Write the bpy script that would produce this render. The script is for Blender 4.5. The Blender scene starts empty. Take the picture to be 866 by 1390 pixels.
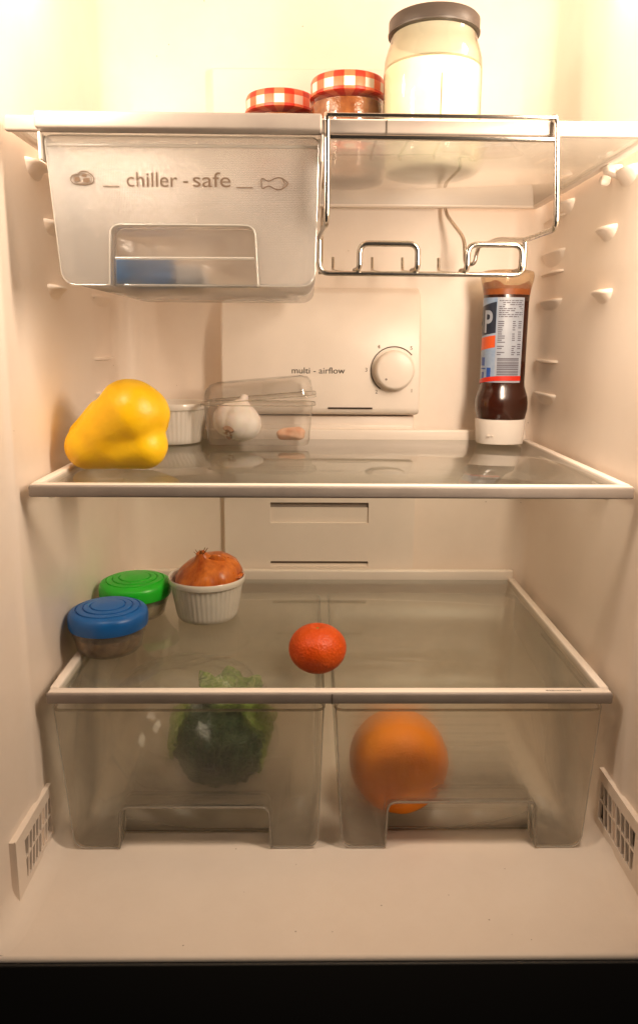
import bpy, bmesh, math, random
import numpy as np
from mathutils import Vector, Matrix, noise
random.seed(7)
sc = bpy.context.scene
COL = sc.collection
PI = math.pi

# ------------------------------------------------------------------ camera
cam = bpy.data.cameras.new('camera'); camo = bpy.data.objects.new('camera', cam); COL.objects.link(camo)
pit, yaw, rol = math.radians(10.589), math.radians(0.837), math.radians(0.386)
F = Vector((math.sin(yaw)*math.cos(pit), math.cos(yaw)*math.cos(pit), -math.sin(pit)))
R0 = Vector((math.cos(yaw), -math.sin(yaw), 0)); U0 = R0.cross(F)
Rr = R0*math.cos(rol) + U0*math.sin(rol); Ur = -R0*math.sin(rol) + U0*math.cos(rol)
camo.matrix_world = Matrix(((Rr.x, Ur.x, -F.x, -.01923), (Rr.y, Ur.y, -F.y, -.56085), (Rr.z, Ur.z, -F.z, .44908), (0, 0, 0, 1)))
cam.sensor_fit = 'HORIZONTAL'; cam.sensor_width = 36; cam.lens = 36*995.08/866
cam.shift_y = -45/866
cam.clip_start = .01; cam.clip_end = 50
sc.camera = camo

# ------------------------------------------------------------------ world, lamps, exposure
w = bpy.data.worlds.new('World'); sc.world = w; w.use_nodes = True
bg = w.node_tree.nodes['Background']; bg.inputs[0].default_value = (1, .8, .62, 1); bg.inputs[1].default_value = .03
def lamp(name, loc, power, col, rad):
    l = bpy.data.lights.new(name, 'POINT'); l.energy = power; l.color = col; l.shadow_soft_size = rad
    o = bpy.data.objects.new(name, l); COL.objects.link(o); o.location = loc
WARM = (1, .80, .61)
def side_standin(name, loc, d, power, col, size, tall):
    l = bpy.data.lights.new(name, 'AREA'); l.shape = 'RECTANGLE'; l.size = size; l.size_y = tall; l.energy = power; l.color = col
    o = bpy.data.objects.new(name, l); COL.objects.link(o); o.location = loc
    o.rotation_euler = Vector(d).to_track_quat('-Z', 'Y').to_euler()
# unseen stand-ins for the cabinet's lamp: two large side lights, two small upper ones
side_standin('side_standin_left', (-.224, -.108, .690), (.45, .85, -.25), 1.65, WARM, .06, .16)
side_standin('side_standin_right', (.218, -.112, .620), (-.50, .85, -.18), 3.4, WARM, .07, .28)
lamp('upper_standin_left', (-.228, .06, .760), .5, WARM, .02)
lamp('upper_standin_right', (.228, .08, .770), .5, WARM, .02)
sc.view_settings.view_transform = 'Standard'; sc.view_settings.look = 'None'
sc.view_settings.exposure = 0; sc.view_settings.gamma = 1
sc.render.engine = 'CYCLES'
cy = sc.cycles
cy.max_bounces = 14; cy.diffuse_bounces = 7; cy.glossy_bounces = 6; cy.transmission_bounces = 12; cy.transparent_max_bounces = 24
cy.caustics_reflective = False; cy.caustics_refractive = True; cy.blur_glossy = 1.0
cy.sample_clamp_indirect = 3.0
cy.use_adaptive_sampling = True; cy.adaptive_threshold = .02
cy.use_denoising = True
try: cy.denoiser = 'OPENIMAGEDENOISE'
except Exception: pass

# ------------------------------------------------------------------ materials
MATS = {}
def nodes_of(name):
    m = bpy.data.materials.new(name); m.use_nodes = True
    nt = m.node_tree
    for n in list(nt.nodes): nt.nodes.remove(n)
    out = nt.nodes.new('ShaderNodeOutputMaterial')
    MATS[name] = m
    return m, nt, out
def add(nt, t, **kw):
    n = nt.nodes.new(t)
    for k, v in kw.items(): setattr(n, k, v)
    return n
def objco(nt, scale=(1, 1, 1)):
    tc = add(nt, 'ShaderNodeTexCoord'); mp = add(nt, 'ShaderNodeMapping')
    mp.inputs['Scale'].default_value = scale
    nt.links.new(tc.outputs['Object'], mp.inputs['Vector']); return mp.outputs['Vector']
def noise_tex(nt, vec, scale, detail=4, rough=.55):
    n = add(nt, 'ShaderNodeTexNoise'); n.inputs['Scale'].default_value = scale; n.inputs['Detail'].default_value = detail
    n.inputs['Roughness'].default_value = rough
    nt.links.new(vec, n.inputs['Vector']); return n.outputs['Fac']
def ramp(nt, fac, stops):
    r = add(nt, 'ShaderNodeValToRGB'); e = r.color_ramp.elements
    while len(e) < len(stops): e.new(.5)
    for i, (p, c) in enumerate(stops):
        e[i].position = p; e[i].color = tuple(c)+(1,) if len(c) == 3 else c
    nt.links.new(fac, r.inputs[0]); return r.outputs[0]
def bump(nt, h, dist, strength=1, normal=None):
    b = add(nt, 'ShaderNodeBump'); b.inputs['Strength'].default_value = strength; b.inputs['Distance'].default_value = dist
    nt.links.new(h, b.inputs['Height'])
    if normal is not None: nt.links.new(normal, b.inputs['Normal'])
    return b.outputs['Normal']
def math_n(nt, op, a, b=None):
    n = add(nt, 'ShaderNodeMath', operation=op)
    for i, v in enumerate((a, b)):
        if v is None: continue
        if isinstance(v, (int, float)): n.inputs[i].default_value = v
        else: nt.links.new(v, n.inputs[i])
    return n.outputs[0]
def mixc(nt, fac, a, b):
    n = add(nt, 'ShaderNodeMix', data_type='RGBA')
    for i, v in ((0, fac), (6, a), (7, b)):
        if isinstance(v, (tuple, list)): n.inputs[i].default_value = tuple(v)+(1,)
        elif isinstance(v, (int, float)): n.inputs[i].default_value = v
        else: nt.links.new(v, n.inputs[i])
    return n.outputs[2]

def pbr(name, c0, c1=None, scale=30, rough=.45, spec=.5, metal=0, bumps=(), sss=0, rvar=0, stops=None, coat=0, stretch=(1, 1, 1), trans=0):
    m, nt, out = nodes_of(name)
    p = add(nt, 'ShaderNodeBsdfPrincipled'); nt.links.new(p.outputs[0], out.inputs[0])
    vec = objco(nt, stretch)
    if c1 is not None:
        f = noise_tex(nt, vec, scale, 5)
        nt.links.new(ramp(nt, f, stops or [(.32, c0), (.68, c1)]), p.inputs['Base Color'])
    else: p.inputs['Base Color'].default_value = tuple(c0)+(1,)
    p.inputs['Roughness'].default_value = rough
    if rvar:
        f = noise_tex(nt, vec, scale*2.3, 4)
        r = add(nt, 'ShaderNodeMapRange'); r.inputs[3].default_value = rough-rvar; r.inputs[4].default_value = rough+rvar
        nt.links.new(f, r.inputs[0]); nt.links.new(r.outputs[0], p.inputs['Roughness'])
    p.inputs['Specular IOR Level'].default_value = spec; p.inputs['Metallic'].default_value = metal
    p.inputs['Coat Weight'].default_value = coat; p.inputs['Coat Roughness'].default_value = .12
    if sss:
        p.inputs['Subsurface Weight'].default_value = sss; p.inputs['Subsurface Radius'].default_value = (1, .5, .2); p.inputs['Subsurface Scale'].default_value = .006
    if trans:
        p.inputs['Transmission Weight'].default_value = trans
    nrm = None
    for (sc_, d) in bumps:
        nrm = bump(nt, noise_tex(nt, vec, sc_, 3), d, 1, nrm)
    if nrm is not None: nt.links.new(nrm, p.inputs['Normal'])
    return m

def clear(name, tint=(1, 1, 1), transp=.5, blur=.0, haze=.1, haze_col=(.7, .68, .62), gloss_r=.05, ior=1.45, refr_ior=1.3, smudge=0, weave=0, fres=1.0, edge=None):
    """thin clear plastic or glass sheet: partly see-through, partly blurring, with a hazy skin and a shine"""
    m, nt, out = nodes_of(name)
    vec = objco(nt)
    tr = add(nt, 'ShaderNodeBsdfTransparent'); tr.inputs[0].default_value = tuple(tint)+(1,)
    if edge:      # more glass to look through towards the outline
        le = add(nt, 'ShaderNodeLayerWeight'); le.inputs[0].default_value = .5
        nt.links.new(mixc(nt, math_n(nt, 'POWER', le.outputs['Facing'], 2.2), tint, edge), tr.inputs[0])
    base = tr.outputs[0]
    nrm = None
    if weave:
        mp = add(nt, 'ShaderNodeMapping'); mp.inputs['Rotation'].default_value = (0, PI/4, 0)
        nt.links.new(vec, mp.inputs['Vector'])
        sx = add(nt, 'ShaderNodeSeparateXYZ'); nt.links.new(mp.outputs[0], sx.inputs[0])
        a = math_n(nt, 'SINE', math_n(nt, 'MULTIPLY', sx.outputs[0], 2*PI/.0017)); b = math_n(nt, 'SINE', math_n(nt, 'MULTIPLY', sx.outputs[2], 2*PI/.0017))
        nrm = bump(nt, math_n(nt, 'MULTIPLY', a, b), .00009*weave, 1)
    if blur > 0:
        rf = add(nt, 'ShaderNodeBsdfRefraction'); rf.inputs['Color'].default_value = tuple(tint)+(1,)
        rf.inputs['Roughness'].default_value = blur; rf.inputs['IOR'].default_value = refr_ior
        if nrm is not None: nt.links.new(nrm, rf.inputs['Normal'])
        mx = add(nt, 'ShaderNodeMixShader'); mx.inputs[0].default_value = transp
        nt.links.new(rf.outputs[0], mx.inputs[1]); nt.links.new(tr.outputs[0], mx.inputs[2]); base = mx.outputs[0]
    if haze > 0:
        df = add(nt, 'ShaderNodeBsdfDiffuse'); df.inputs[0].default_value = tuple(haze_col)+(1,)
        tl = add(nt, 'ShaderNodeBsdfTranslucent'); tl.inputs[0].default_value = tuple(haze_col)+(1,)
        dm = add(nt, 'ShaderNodeMixShader'); dm.inputs[0].default_value = .5
        nt.links.new(df.outputs[0], dm.inputs[1]); nt.links.new(tl.outputs[0], dm.inputs[2])
        mx = add(nt, 'ShaderNodeMixShader'); mx.inputs[0].default_value = haze
        if smudge:
            f = noise_tex(nt, vec, 16, 8, .72); r = add(nt, 'ShaderNodeMapRange')
            r.inputs[1].default_value = .3; r.inputs[2].default_value = .75
            r.inputs[3].default_value = haze*(1-smudge); r.inputs[4].default_value = haze*(1+smudge)
            nt.links.new(f, r.inputs[0]); nt.links.new(r.outputs[0], mx.inputs[0])
        nt.links.new(base, mx.inputs[1]); nt.links.new(dm.outputs[0], mx.inputs[2]); base = mx.outputs[0]
    gl = add(nt, 'ShaderNodeBsdfGlossy'); gl.inputs['Roughness'].default_value = gloss_r
    # Schlick reflectance, the same on both faces of a thin sheet
    f0 = ((ior-1)/(ior+1))**2; lw = add(nt, 'ShaderNodeLayerWeight'); lw.inputs[0].default_value = .5
    if nrm is not None: nt.links.new(nrm, lw.inputs['Normal'])
    fac = math_n(nt, 'ADD', math_n(nt, 'MULTIPLY', math_n(nt, 'POWER', lw.outputs['Facing'], 5.0), (1-f0)), f0)
    if nrm is not None: nt.links.new(nrm, gl.inputs['Normal'])
    mx = add(nt, 'ShaderNodeMixShader'); nt.links.new(math_n(nt, 'MULTIPLY', fac, fres), mx.inputs[0])
    nt.links.new(base, mx.inputs[1]); nt.links.new(gl.outputs[0], mx.inputs[2])
    nt.links.new(mx.outputs[0], out.inputs[0])
    return m

pbr('liner', (.865, .765, .675), (.885, .785, .695), 9, .38, .4, bumps=((320, .00005), (6, .0008)), rvar=.08)
def liner_wear():
    # faint grime clouds and sparse little specks
    m = MATS['liner']; nt = m.node_tree; p = [n for n in nt.nodes if n.type == 'BSDF_PRINCIPLED'][0]
    base = p.inputs['Base Color'].links[0].from_socket; vec = objco(nt)
    g = ramp(nt, noise_tex(nt, vec, 5.5, 7, .7), [(.42, (0, 0, 0)), (.78, (.30, .30, .30))])
    c = mixc(nt, g, base, (.66, .53, .42))
    v = add(nt, 'ShaderNodeTexVoronoi'); v.inputs['Scale'].default_value = 75; nt.links.new(vec, v.inputs['Vector'])
    sx = add(nt, 'ShaderNodeSeparateColor'); nt.links.new(v.outputs['Color'], sx.inputs[0])
    sp = math_n(nt, 'MULTIPLY', math_n(nt, 'LESS_THAN', v.outputs['Distance'], .055), math_n(nt, 'GREATER_THAN', sx.outputs[0], .80))
    nt.links.new(mixc(nt, math_n(nt, 'MULTIPLY', sp, .55), c, (.22, .13, .07)), p.inputs['Base Color'])
liner_wear()
pbr('white_plastic', (.82, .735, .655), (.85, .765, .685), 22, .36, .5, bumps=((260, .00004),), rvar=.06)
pbr('trim', (.27, .228, .20), (.31, .265, .23), 40, .42, .45, bumps=((300, .00005),), rvar=.08)
pbr('vent_dark', (.05, .04, .03), rough=.7)
pbr('seal_dark', (.02, .018, .016), rough=.6)
pbr('slot_dark', (.10, .08, .06), rough=.7)
pbr('print_grey', (.13, .09, .065), rough=.9, spec=.05)
pbr('print_black', (.05, .035, .028), rough=.9, spec=.05)
pbr('chrome', (.62, .57, .51), rough=.20, metal=1, bumps=((500, .00002),))
clear('shelf_glass', (.955, .965, .94), 1, 0, .080, (.66, .64, .56), .045, 1.45, smudge=.85)
clear('shelf_glass_pale', (.97, .97, .95), .50, .18, .17, (.90, .87, .79), .05, 1.5, smudge=.35)
clear('drawer_clear', (.995, .99, .978), .97, .12, .020, (.92, .88, .81), .28, 1.36, smudge=.4)
clear('drawer_front', (.995, .99, .978), .64, .13, .050, (.93, .89, .83), .09, 1.36, smudge=.5, weave=1)
clear('chiller_clear', (.99, .985, .98), .60, .30, .14, (.93, .915, .89), .10, 1.45, smudge=.2)
clear('chiller_front', (.99, .985, .98), .38, .26, .24, (.93, .915, .89), .10, 1.45, smudge=.2, weave=1)
clear('plastic_edge', (.86, .83, .77), .80, .03, .26, (.86, .82, .75), .04, 1.6, refr_ior=1.35)
clear('pale_edge', (.95, .94, .92), .8, .03, .45, (.85, .82, .77), .06, 1.5)
clear('punnet_clear', (.995, .993, .99), 1, 0, .035, (.93, .91, .88), .06, 1.5, edge=(.95, .94, .92), smudge=.5)
clear('tub_clear', (.97, .96, .93), .75, .15, .16, (.78, .72, .63), .08, 1.45)
clear('jar_glass', (.97, .98, .95), 1, 0, .02, (.7, .7, .6), .03, 1.5, edge=(.62, .56, .42))
clear('jar_residue', (.98, .97, .90), .8, .1, .50, (.93, .90, .78), .2, 1.4)
clear('bag_film', (.99, .99, .985), 1, 0, .025, (.8, .78, .74), .20, 1.5, fres=1.3)
pbr('lid_dark', (.055, .042, .034), rough=.42)
pbr('mayonnaise', (.88, .82, .58), (.92, .87, .68), 60, .5, .4, sss=.1)
pbr('jam', (.17, .042, .012), (.32, .11, .032), 90, .22, .6, bumps=((160, .0008),))
pbr('pepper_skin', (.86, .48, .002), (.91, .57, .004), 26, .40, .5, bumps=((420, .00006), (150, .00035), (30, .0006)), sss=.1, rvar=.04)
pbr('garlic_skin', (.84, .74, .66), (.93, .89, .84), 70, .5, .4, bumps=((120, .0006),), sss=.15, stretch=(1, 1, .25))
pbr('garlic_brown', (.36, .20, .12), (.55, .36, .24), 120, .6, .3)
pbr('clove_skin', (.72, .36, .22), (.85, .58, .42), 110, .5, .4, bumps=((150, .0004),))
pbr('ceramic', (.74, .69, .62), (.77, .72, .65), 14, .16, .5, coat=.3)
pbr('onion_skin', (.34, .060, .010), (.66, .19, .028), 110, .30, .45, bumps=((130, .0005),), stretch=(1, 1, .10), rvar=.08)
pbr('onion_dry', (.12, .045, .015), (.34, .15, .05), 160, .7, .2)
pbr('lid_green', (.014, .50, .020), (.02, .56, .028), 40, .34, .5, bumps=((300, .00005),))
pbr('lid_blue', (.004, .115, .42), (.008, .13, .46), 40, .36, .5, bumps=((300, .00005),))
pbr('leftovers', (.10, .045, .02), (.46, .30, .17), 70, .6, .3, bumps=((110, .002),))
pbr('pale_food', (.52, .46, .33), (.64, .58, .44), 70, .6, .3, bumps=((110, .001),))
pbr('cap_white', (.74, .68, .62), (.78, .72, .66), 30, .34, .5)
pbr('sauce', (.030, .0055, .002), (.040, .008, .003), 40, .18, .55, coat=.3)
pbr('sauce_film', (.22, .055, .012), (.34, .10, .025), 60, .3, .5)
clear('bottle_empty', (.95, .86, .72), .8, .1, .30, (.80, .62, .44), .06, 1.5)
pbr('label_white', (.33, .37, .45), (.40, .44, .52), 60, .35, .5)
pbr('label_pale_blue', (.22, .32, .50), (.34, .42, .56), 80, .35, .5)
pbr('label_navy', (.014, .022, .045), rough=.35)
pbr('label_red', (.62, .028, .012), rough=.35)
pbr('label_orange', (.72, .10, .02), rough=.35)
pbr('label_blue', (.02, .08, .36), rough=.35)
pbr('label_ink', (.10, .09, .12), rough=.5)
pbr('packet_blue', (.004, .15, .46), (.008, .19, .54), 50, .4, .4)
pbr('packet_white', (.50, .58, .70), (.58, .64, .74), 50, .4, .4)
pbr('stalk_green', (.12, .20, .02), (.25, .30, .05), 80, .5, .4)

def citrus(name, c0, c1):
    m, nt, out = nodes_of(name)
    p = add(nt, 'ShaderNodeBsdfPrincipled'); nt.links.new(p.outputs[0], out.inputs[0])
    vec = objco(nt)
    nt.links.new(ramp(nt, noise_tex(nt, vec, 24, 5), [(.3, c0), (.7, c1)]), p.inputs['Base Color'])
    v = add(nt, 'ShaderNodeTexVoronoi'); v.inputs['Scale'].default_value = 480; nt.links.new(vec, v.inputs['Vector'])
    n1 = bump(nt, v.outputs['Distance'], .0004, .8)
    nt.links.new(bump(nt, noise_tex(nt, vec, 60, 3), .001, 1, n1), p.inputs['Normal'])
    p.inputs['Roughness'].default_value = .46; p.inputs['Specular IOR Level'].default_value = .35
    p.inputs['Subsurface Weight'].default_value = .05; p.inputs['Subsurface Radius'].default_value = (1, .5, .2); p.inputs['Subsurface Scale'].default_value = .004
citrus('orange_peel', (.88, .22, .0005), (.93, .30, .001))
citrus('tangerine_peel', (.58, .055, .002), (.68, .10, .005))

def gingham():
    m, nt, out = nodes_of('gingham')
    p = add(nt, 'ShaderNodeBsdfPrincipled'); nt.links.new(p.outputs[0], out.inputs[0])
    tc = add(nt, 'ShaderNodeTexCoord'); s = add(nt, 'ShaderNodeSeparateXYZ'); nt.links.new(tc.outputs['Object'], s.inputs[0])
    ang = math_n(nt, 'ARCTAN2', s.outputs[1], s.outputs[0])
    st = math_n(nt, 'GREATER_THAN', math_n(nt, 'FRACT', math_n(nt, 'MULTIPLY', ang, 11/(2*PI)*1.0)), .5)
    sz = math_n(nt, 'GREATER_THAN', math_n(nt, 'FRACT', math_n(nt, 'MULTIPLY', math_n(nt, 'ADD', s.outputs[2], .003), 1/.0155)), .52)
    tot = math_n(nt, 'MULTIPLY', math_n(nt, 'ADD', st, sz), .5)
    col = ramp(nt, tot, [(0, (.80, .70, .60)), (.5, (.80, .16, .07)), (1, (.62, .03, .012))])
    nt.links.new(col, p.inputs['Base Color']); p.inputs['Roughness'].default_value = .4
gingham()

def leaf_mat(name, c0, c1, vein):
    m, nt, out = nodes_of(name)
    p = add(nt, 'ShaderNodeBsdfPrincipled'); nt.links.new(p.outputs[0], out.inputs[0])
    vec = objco(nt)
    v = add(nt, 'ShaderNodeTexVoronoi', feature='DISTANCE_TO_EDGE'); v.inputs['Scale'].default_value = 95
    wv = add(nt, 'ShaderNodeVectorMath', operation='ADD')
    nz = add(nt, 'ShaderNodeTexNoise'); nz.inputs['Scale'].default_value = 60; nt.links.new(vec, nz.inputs['Vector'])
    sc_ = add(nt, 'ShaderNodeVectorMath', operation='SCALE'); sc_.inputs['Scale'].default_value = .03; nt.links.new(nz.outputs['Color'], sc_.inputs[0])
    nt.links.new(vec, wv.inputs[0]); nt.links.new(sc_.outputs[0], wv.inputs[1]); nt.links.new(wv.outputs[0], v.inputs['Vector'])
    base = ramp(nt, noise_tex(nt, vec, 38, 5), [(.3, c0), (.7, c1)])
    vm = ramp(nt, v.outputs['Distance'], [(.0, (1, 1, 1)), (.09, (0, 0, 0))])
    nt.links.new(mixc(nt, vm, base, vein), p.inputs['Base Color'])
    nt.links.new(bump(nt, v.outputs['Distance'], .006, 1), p.inputs['Normal'])
    p.inputs['Roughness'].default_value = .42
leaf_mat('leaf_dark', (.012, .035, .012), (.028, .075, .022), (.10, .16, .06))
leaf_mat('leaf_bright', (.16, .30, .025), (.30, .45, .06), (.50, .58, .25))
leaf_mat('leaf_pale', (.42, .46, .25), (.55, .58, .36), (.66, .66, .48))

# ------------------------------------------------------------------ helpers
ORG = {}
def thing(name, label, cat, loc=(0, 0, 0), group=None):
    o = bpy.data.objects.new(name, None); COL.objects.link(o); o.location = loc; o.empty_display_size = .02
    o['label'] = label; o['category'] = cat
    if group: o['group'] = group
    ORG[o.name] = Vector(loc); return o
def mesh_obj(name, me, mat, parent):
    o = bpy.data.objects.new(name, me); COL.objects.link(o)
    if mat: me.materials.append(MATS[mat])
    if parent is not None:
        o.parent = parent; ORG[o.name] = ORG[parent.name]
    else: ORG[o.name] = Vector((0, 0, 0))
    return o
class MB:
    def __init__(s): s.v = []; s.f = []
    def quad_grid(s, pts, nu, nv, closeu=False, flip=False):
        b = len(s.v); s.v += [tuple(p) for p in pts]
        for i in range(nu if closeu else nu-1):
            for j in range(nv-1):
                a, c = i*nv+j, ((i+1) % nu)*nv+j
                q = (b+a, b+c, b+c+1, b+a+1)
                s.f.append(q[::-1] if flip else q)
    def box(s, x0, x1, y0, y1, z0, z1):
        b = len(s.v)
        s.v += [(x, y, z) for x in (x0, x1) for y in (y0, y1) for z in (z0, z1)]
        s.f += [tuple(b+i for i in q) for q in ((0, 1, 3, 2), (4, 6, 7, 5), (0, 4, 5, 1), (2, 3, 7, 6), (0, 2, 6, 4), (1, 5, 7, 3))]
    def hexa(s, P):      # 8 corners: bottom 0-3 ccw, top 4-7
        b = len(s.v); s.v += [tuple(p) for p in P]
        s.f += [tuple(b+i for i in q) for q in ((3, 2, 1, 0), (4, 5, 6, 7), (0, 1, 5, 4), (1, 2, 6, 5), (2, 3, 7, 6), (3, 0, 4, 7))]
    def lathe(s, prof, c=(0, 0, 0), n=48, rib=None, sx=1, sy=1):
        c = Vector(c); rows = []; b = len(s.v)
        for k in range(n):
            a = 2*PI*k/n
            for j, (r, z) in enumerate(prof):
                rr = r*(rib(a, j, z) if rib else 1)
                s.v.append((c.x+rr*math.cos(a)*sx, c.y+rr*math.sin(a)*sy, c.z+z))
        m = len(prof)
        for k in range(n):
            for j in range(m-1):
                a, d = k*m+j, ((k+1) % n)*m+j
                s.f.append((b+a, b+d, b+d+1, b+a+1))
        for j, up in ((0, False), (m-1, True)):
            if prof[j][0] > 1e-5:
                ring = [b+k*m+j for k in range(n)]
                s.f.append(tuple(ring) if up else tuple(ring[::-1]))
    def tube(s, pts, r, n=10, closed=False):
        P = [Vector(p) for p in pts]; N = len(P); b = len(s.v); up = Vector((0, 0, 1)); prev = None
        for i, p in enumerate(P):
            t = (P[(i+1) % N]-P[i-1]) if closed else (P[min(i+1, N-1)]-P[max(i-1, 0)])
            t.normalize()
            if prev is None:
                u = t.cross(up)
                if u.length < .1: u = t.cross(Vector((1, 0, 0)))
            else: u = prev - t*prev.dot(t)
            u.normalize(); prev = u; v = t.cross(u)
            for k in range(n):
                a = 2*PI*k/n; s.v.append(tuple(p+(u*math.cos(a)+v*math.sin(a))*r))
        for i in range(N if closed else N-1):
            for k in range(n):
                s.f.append((b+i*n+k, b+i*n+(k+1) % n, b+((i+1) % N)*n+(k+1) % n, b+((i+1) % N)*n+k))
        if not closed:
            s.f.append(tuple(b+k for k in range(n))[::-1]); s.f.append(tuple(b+(N-1)*n+k for k in range(n)))
    def prism(s, poly, y0, y1):      # polygon in xz, extruded along y
        b = len(s.v); n = len(poly)
        s.v += [(x, y0, z) for x, z in poly]+[(x, y1, z) for x, z in poly]
        s.f.append(tuple(b+i for i in range(n))); s.f.append(tuple(b+n+i for i in range(n))[::-1])
        for i in range(n):
            j = (i+1) % n; s.f.append((b+j, b+i, b+n+i, b+n+j))
    def build(s, name, mat, parent=None, smooth=True, bevel=0, seg=2, angle=35, solid=0, recalc=True):
        org = ORG[parent.name] if parent is not None else Vector((0, 0, 0))
        me = bpy.data.meshes.new(name)
        me.from_pydata([(x-org.x, y-org.y, z-org.z) for x, y, z in s.v], [], s.f)
        bm = bmesh.new(); bm.from_mesh(me)
        if recalc: bmesh.ops.recalc_face_normals(bm, faces=bm.faces)
        if bevel:
            ed = [e for e in bm.edges if len(e.link_faces) == 2 and e.calc_face_angle(0) > math.radians(angle)]
            bmesh.ops.bevel(bm, geom=ed, offset=bevel, segments=seg, affect='EDGES', profile=.5, clamp_overlap=True)
        for f in bm.faces: f.smooth = smooth
        if smooth:
            for e in bm.edges:
                if len(e.link_faces) == 2 and e.calc_face_angle(0) > math.radians(45): e.smooth = False
        bm.to_mesh(me); bm.free()
        o = mesh_obj(name, me, mat, parent)
        if solid:
            md = o.modifiers.new('thickness', 'SOLIDIFY'); md.thickness = solid; md.offset = 0
        return o
def fillet(pts, r, n=6, closed=False):
    P = [Vector(p) for p in pts]; out = []; N = len(P)
    for i, p in enumerate(P):
        if not closed and i in (0, N-1): out.append(p); continue
        a, c = P[i-1]-p, P[(i+1) % N]-p
        rr = min(r, a.length*.48, c.length*.48)
        A, B = p+a.normalized()*rr, p+c.normalized()*rr
        for k in range(n+1):
            t = k/n; out.append(A*(1-t)**2+p*2*t*(1-t)+B*t*t)
    return out
def box(name, mat, parent, x0, x1, y0, y1, z0, z1, bevel=.001, seg=2):
    m = MB(); m.box(x0, x1, y0, y1, z0, z1); return m.build(name, mat, parent, bevel=bevel, seg=seg)
def text_obj(name, body, mat, parent, loc, height, width=None, depth=.0003, rot=0, align='LEFT'):
    """real letters as a thin mesh standing in the xz plane, facing -y; height = height of the lower-case x times about 1.4"""
    cu = bpy.data.curves.new('letters', 'FONT'); cu.body = body; cu.size = 1; cu.align_x = align; cu.extrude = 0
    ob = bpy.data.objects.new('letters', cu); COL.objects.link(ob)
    dg = bpy.context.evaluated_depsgraph_get(); dg.update()
    me = bpy.data.meshes.new_from_object(ob.evaluated_get(dg)); bpy.data.objects.remove(ob); bpy.data.curves.remove(cu)
    xs = [v.co.x for v in me.vertices]; x0, x1 = min(xs), max(xs)
    sx = (width/(x1-x0)) if width else height
    if align == 'LEFT': off = x0
    else: off = (x0+x1)/2
    ys = [v.co.y for v in me.vertices]; yo = 0 if align == 'LEFT' else (min(ys)+max(ys))/2
    org = ORG[parent.name]
    for v in me.vertices:
        a, b = (v.co.x-off)*sx, (v.co.y-yo)*height
        v.co = Vector((loc[0]+a, loc[1], loc[2]+b))-org
    me.name = name
    return mesh_obj(name, me, mat, parent)
def copy_part(o, parent, d):
    c = o.copy(); COL.objects.link(c); c.parent = parent; c.location = Vector(o.location)+Vector(d); ORG[c.name] = ORG[parent.name]
    return c
def star_blob(sdf, c, nu=72, nv=40, R=.15, axis=None):
    """mesh of a rounded solid from its distance function, seen outwards from an inner point"""
    th = np.arange(nu)*2*PI/nu; ph = np.linspace(0.001, PI-.001, nv)
    T, Pn = np.meshgrid(th, ph, indexing='ij')
    D = np.stack([np.cos(T)*np.sin(Pn), np.sin(T)*np.sin(Pn), np.cos(Pn)], -1).reshape(-1, 3)
    lo = np.zeros(len(D)); hi = np.full(len(D), R)
    c = np.array(c)
    for _ in range(22):
        mid = (lo+hi)/2; s = sdf(c+D*mid[:, None]); lo = np.where(s < 0, mid, lo); hi = np.where(s < 0, hi, mid)
    m = MB(); m.quad_grid((c+D*lo[:, None]).tolist(), nu, nv, closeu=True); return m
def capsule(p, a, b, ra, rb):
    a, b = np.array(a), np.array(b); ab = b-a
    t = np.clip(((p-a)@ab)/(ab@ab), 0, 1); return np.linalg.norm(p-(a+t[:, None]*ab), axis=1)-(ra+(rb-ra)*t)
def smin(a, b, k):
    h = np.clip(.5+.5*(b-a)/k, 0, 1); return b*(1-h)+a*h-k*h*(1-h)

# ================================================================== refrigerator
FZ = .018         # floor of the compartment
BY = .315         # back wall
WX = .2435        # side walls
fr = thing('refrigerator', 'open cream refrigerator cabinet that holds all the shelves and drawers', 'refrigerator', (0, 0, FZ))
def liner_profile():
    # plan outline, left front -> back -> right front; shallow step in the wall in front of the shelves
    side = [(-.254, -.108), (-.2490, -.10), (-.2460, -.09), (-.2445, -.06), (-.2440, -.024), (-.2438, -.016), (-.2424, -.013), (-.2420, -.009), (-.2424, -.004), (-.2432, .002), (-WX, .03), (-WX, .1), (-WX, .18)]
    r = .034; c = (-WX+r, BY-r)
    arc = [(c[0]-r*math.cos(a), c[1]+r*math.sin(a)) for a in [PI/2*k/10 for k in range(11)]]
    left = side+arc
    back = [(-.15, BY), (-.05, BY), (.05, BY), (.15, BY)]
    right = [(-x, y) for x, y in reversed(left)]
    return left+back+right
prof = liner_profile(); NP = len(prof)
def inset(pr, d):
    out = []
    for i, p in enumerate(pr):
        a, b = Vector(pr[max(i-1, 0)]), Vector(pr[min(i+1, NP-1)])
        t = (b-a).normalized(); n = Vector((t.y, -t.x))       # to the inside
        if p[1] < .2: n = Vector((math.copysign(1, -p[0]), 0))
        out.append((p[0]+n.x*d, p[1]+n.y*d))
    return out
rings = []
RF = .020; ZT = 1.12
for k in range(9):
    a = PI/2*k/8; rings.append((RF*(1-math.sin(a)), FZ+RF*(1-math.cos(a))))
for z in (.1, .2, .3, .4, .5, .6, .7, .8, .9, 1.0): rings.append((0, z))
for k in range(7):
    a = PI/2*k/6; rings.append((RF*(1-math.cos(a)), ZT-RF+RF*math.sin(a)))
m = MB(); pts = []
loops = [[(x, y, z) for x, y in inset(prof, d)] for d, z in rings]
for i in range(NP):
    for L in loops: pts.append(L[i])
m.quad_grid(pts, NP, len(loops))
nl = len(loops)
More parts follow.
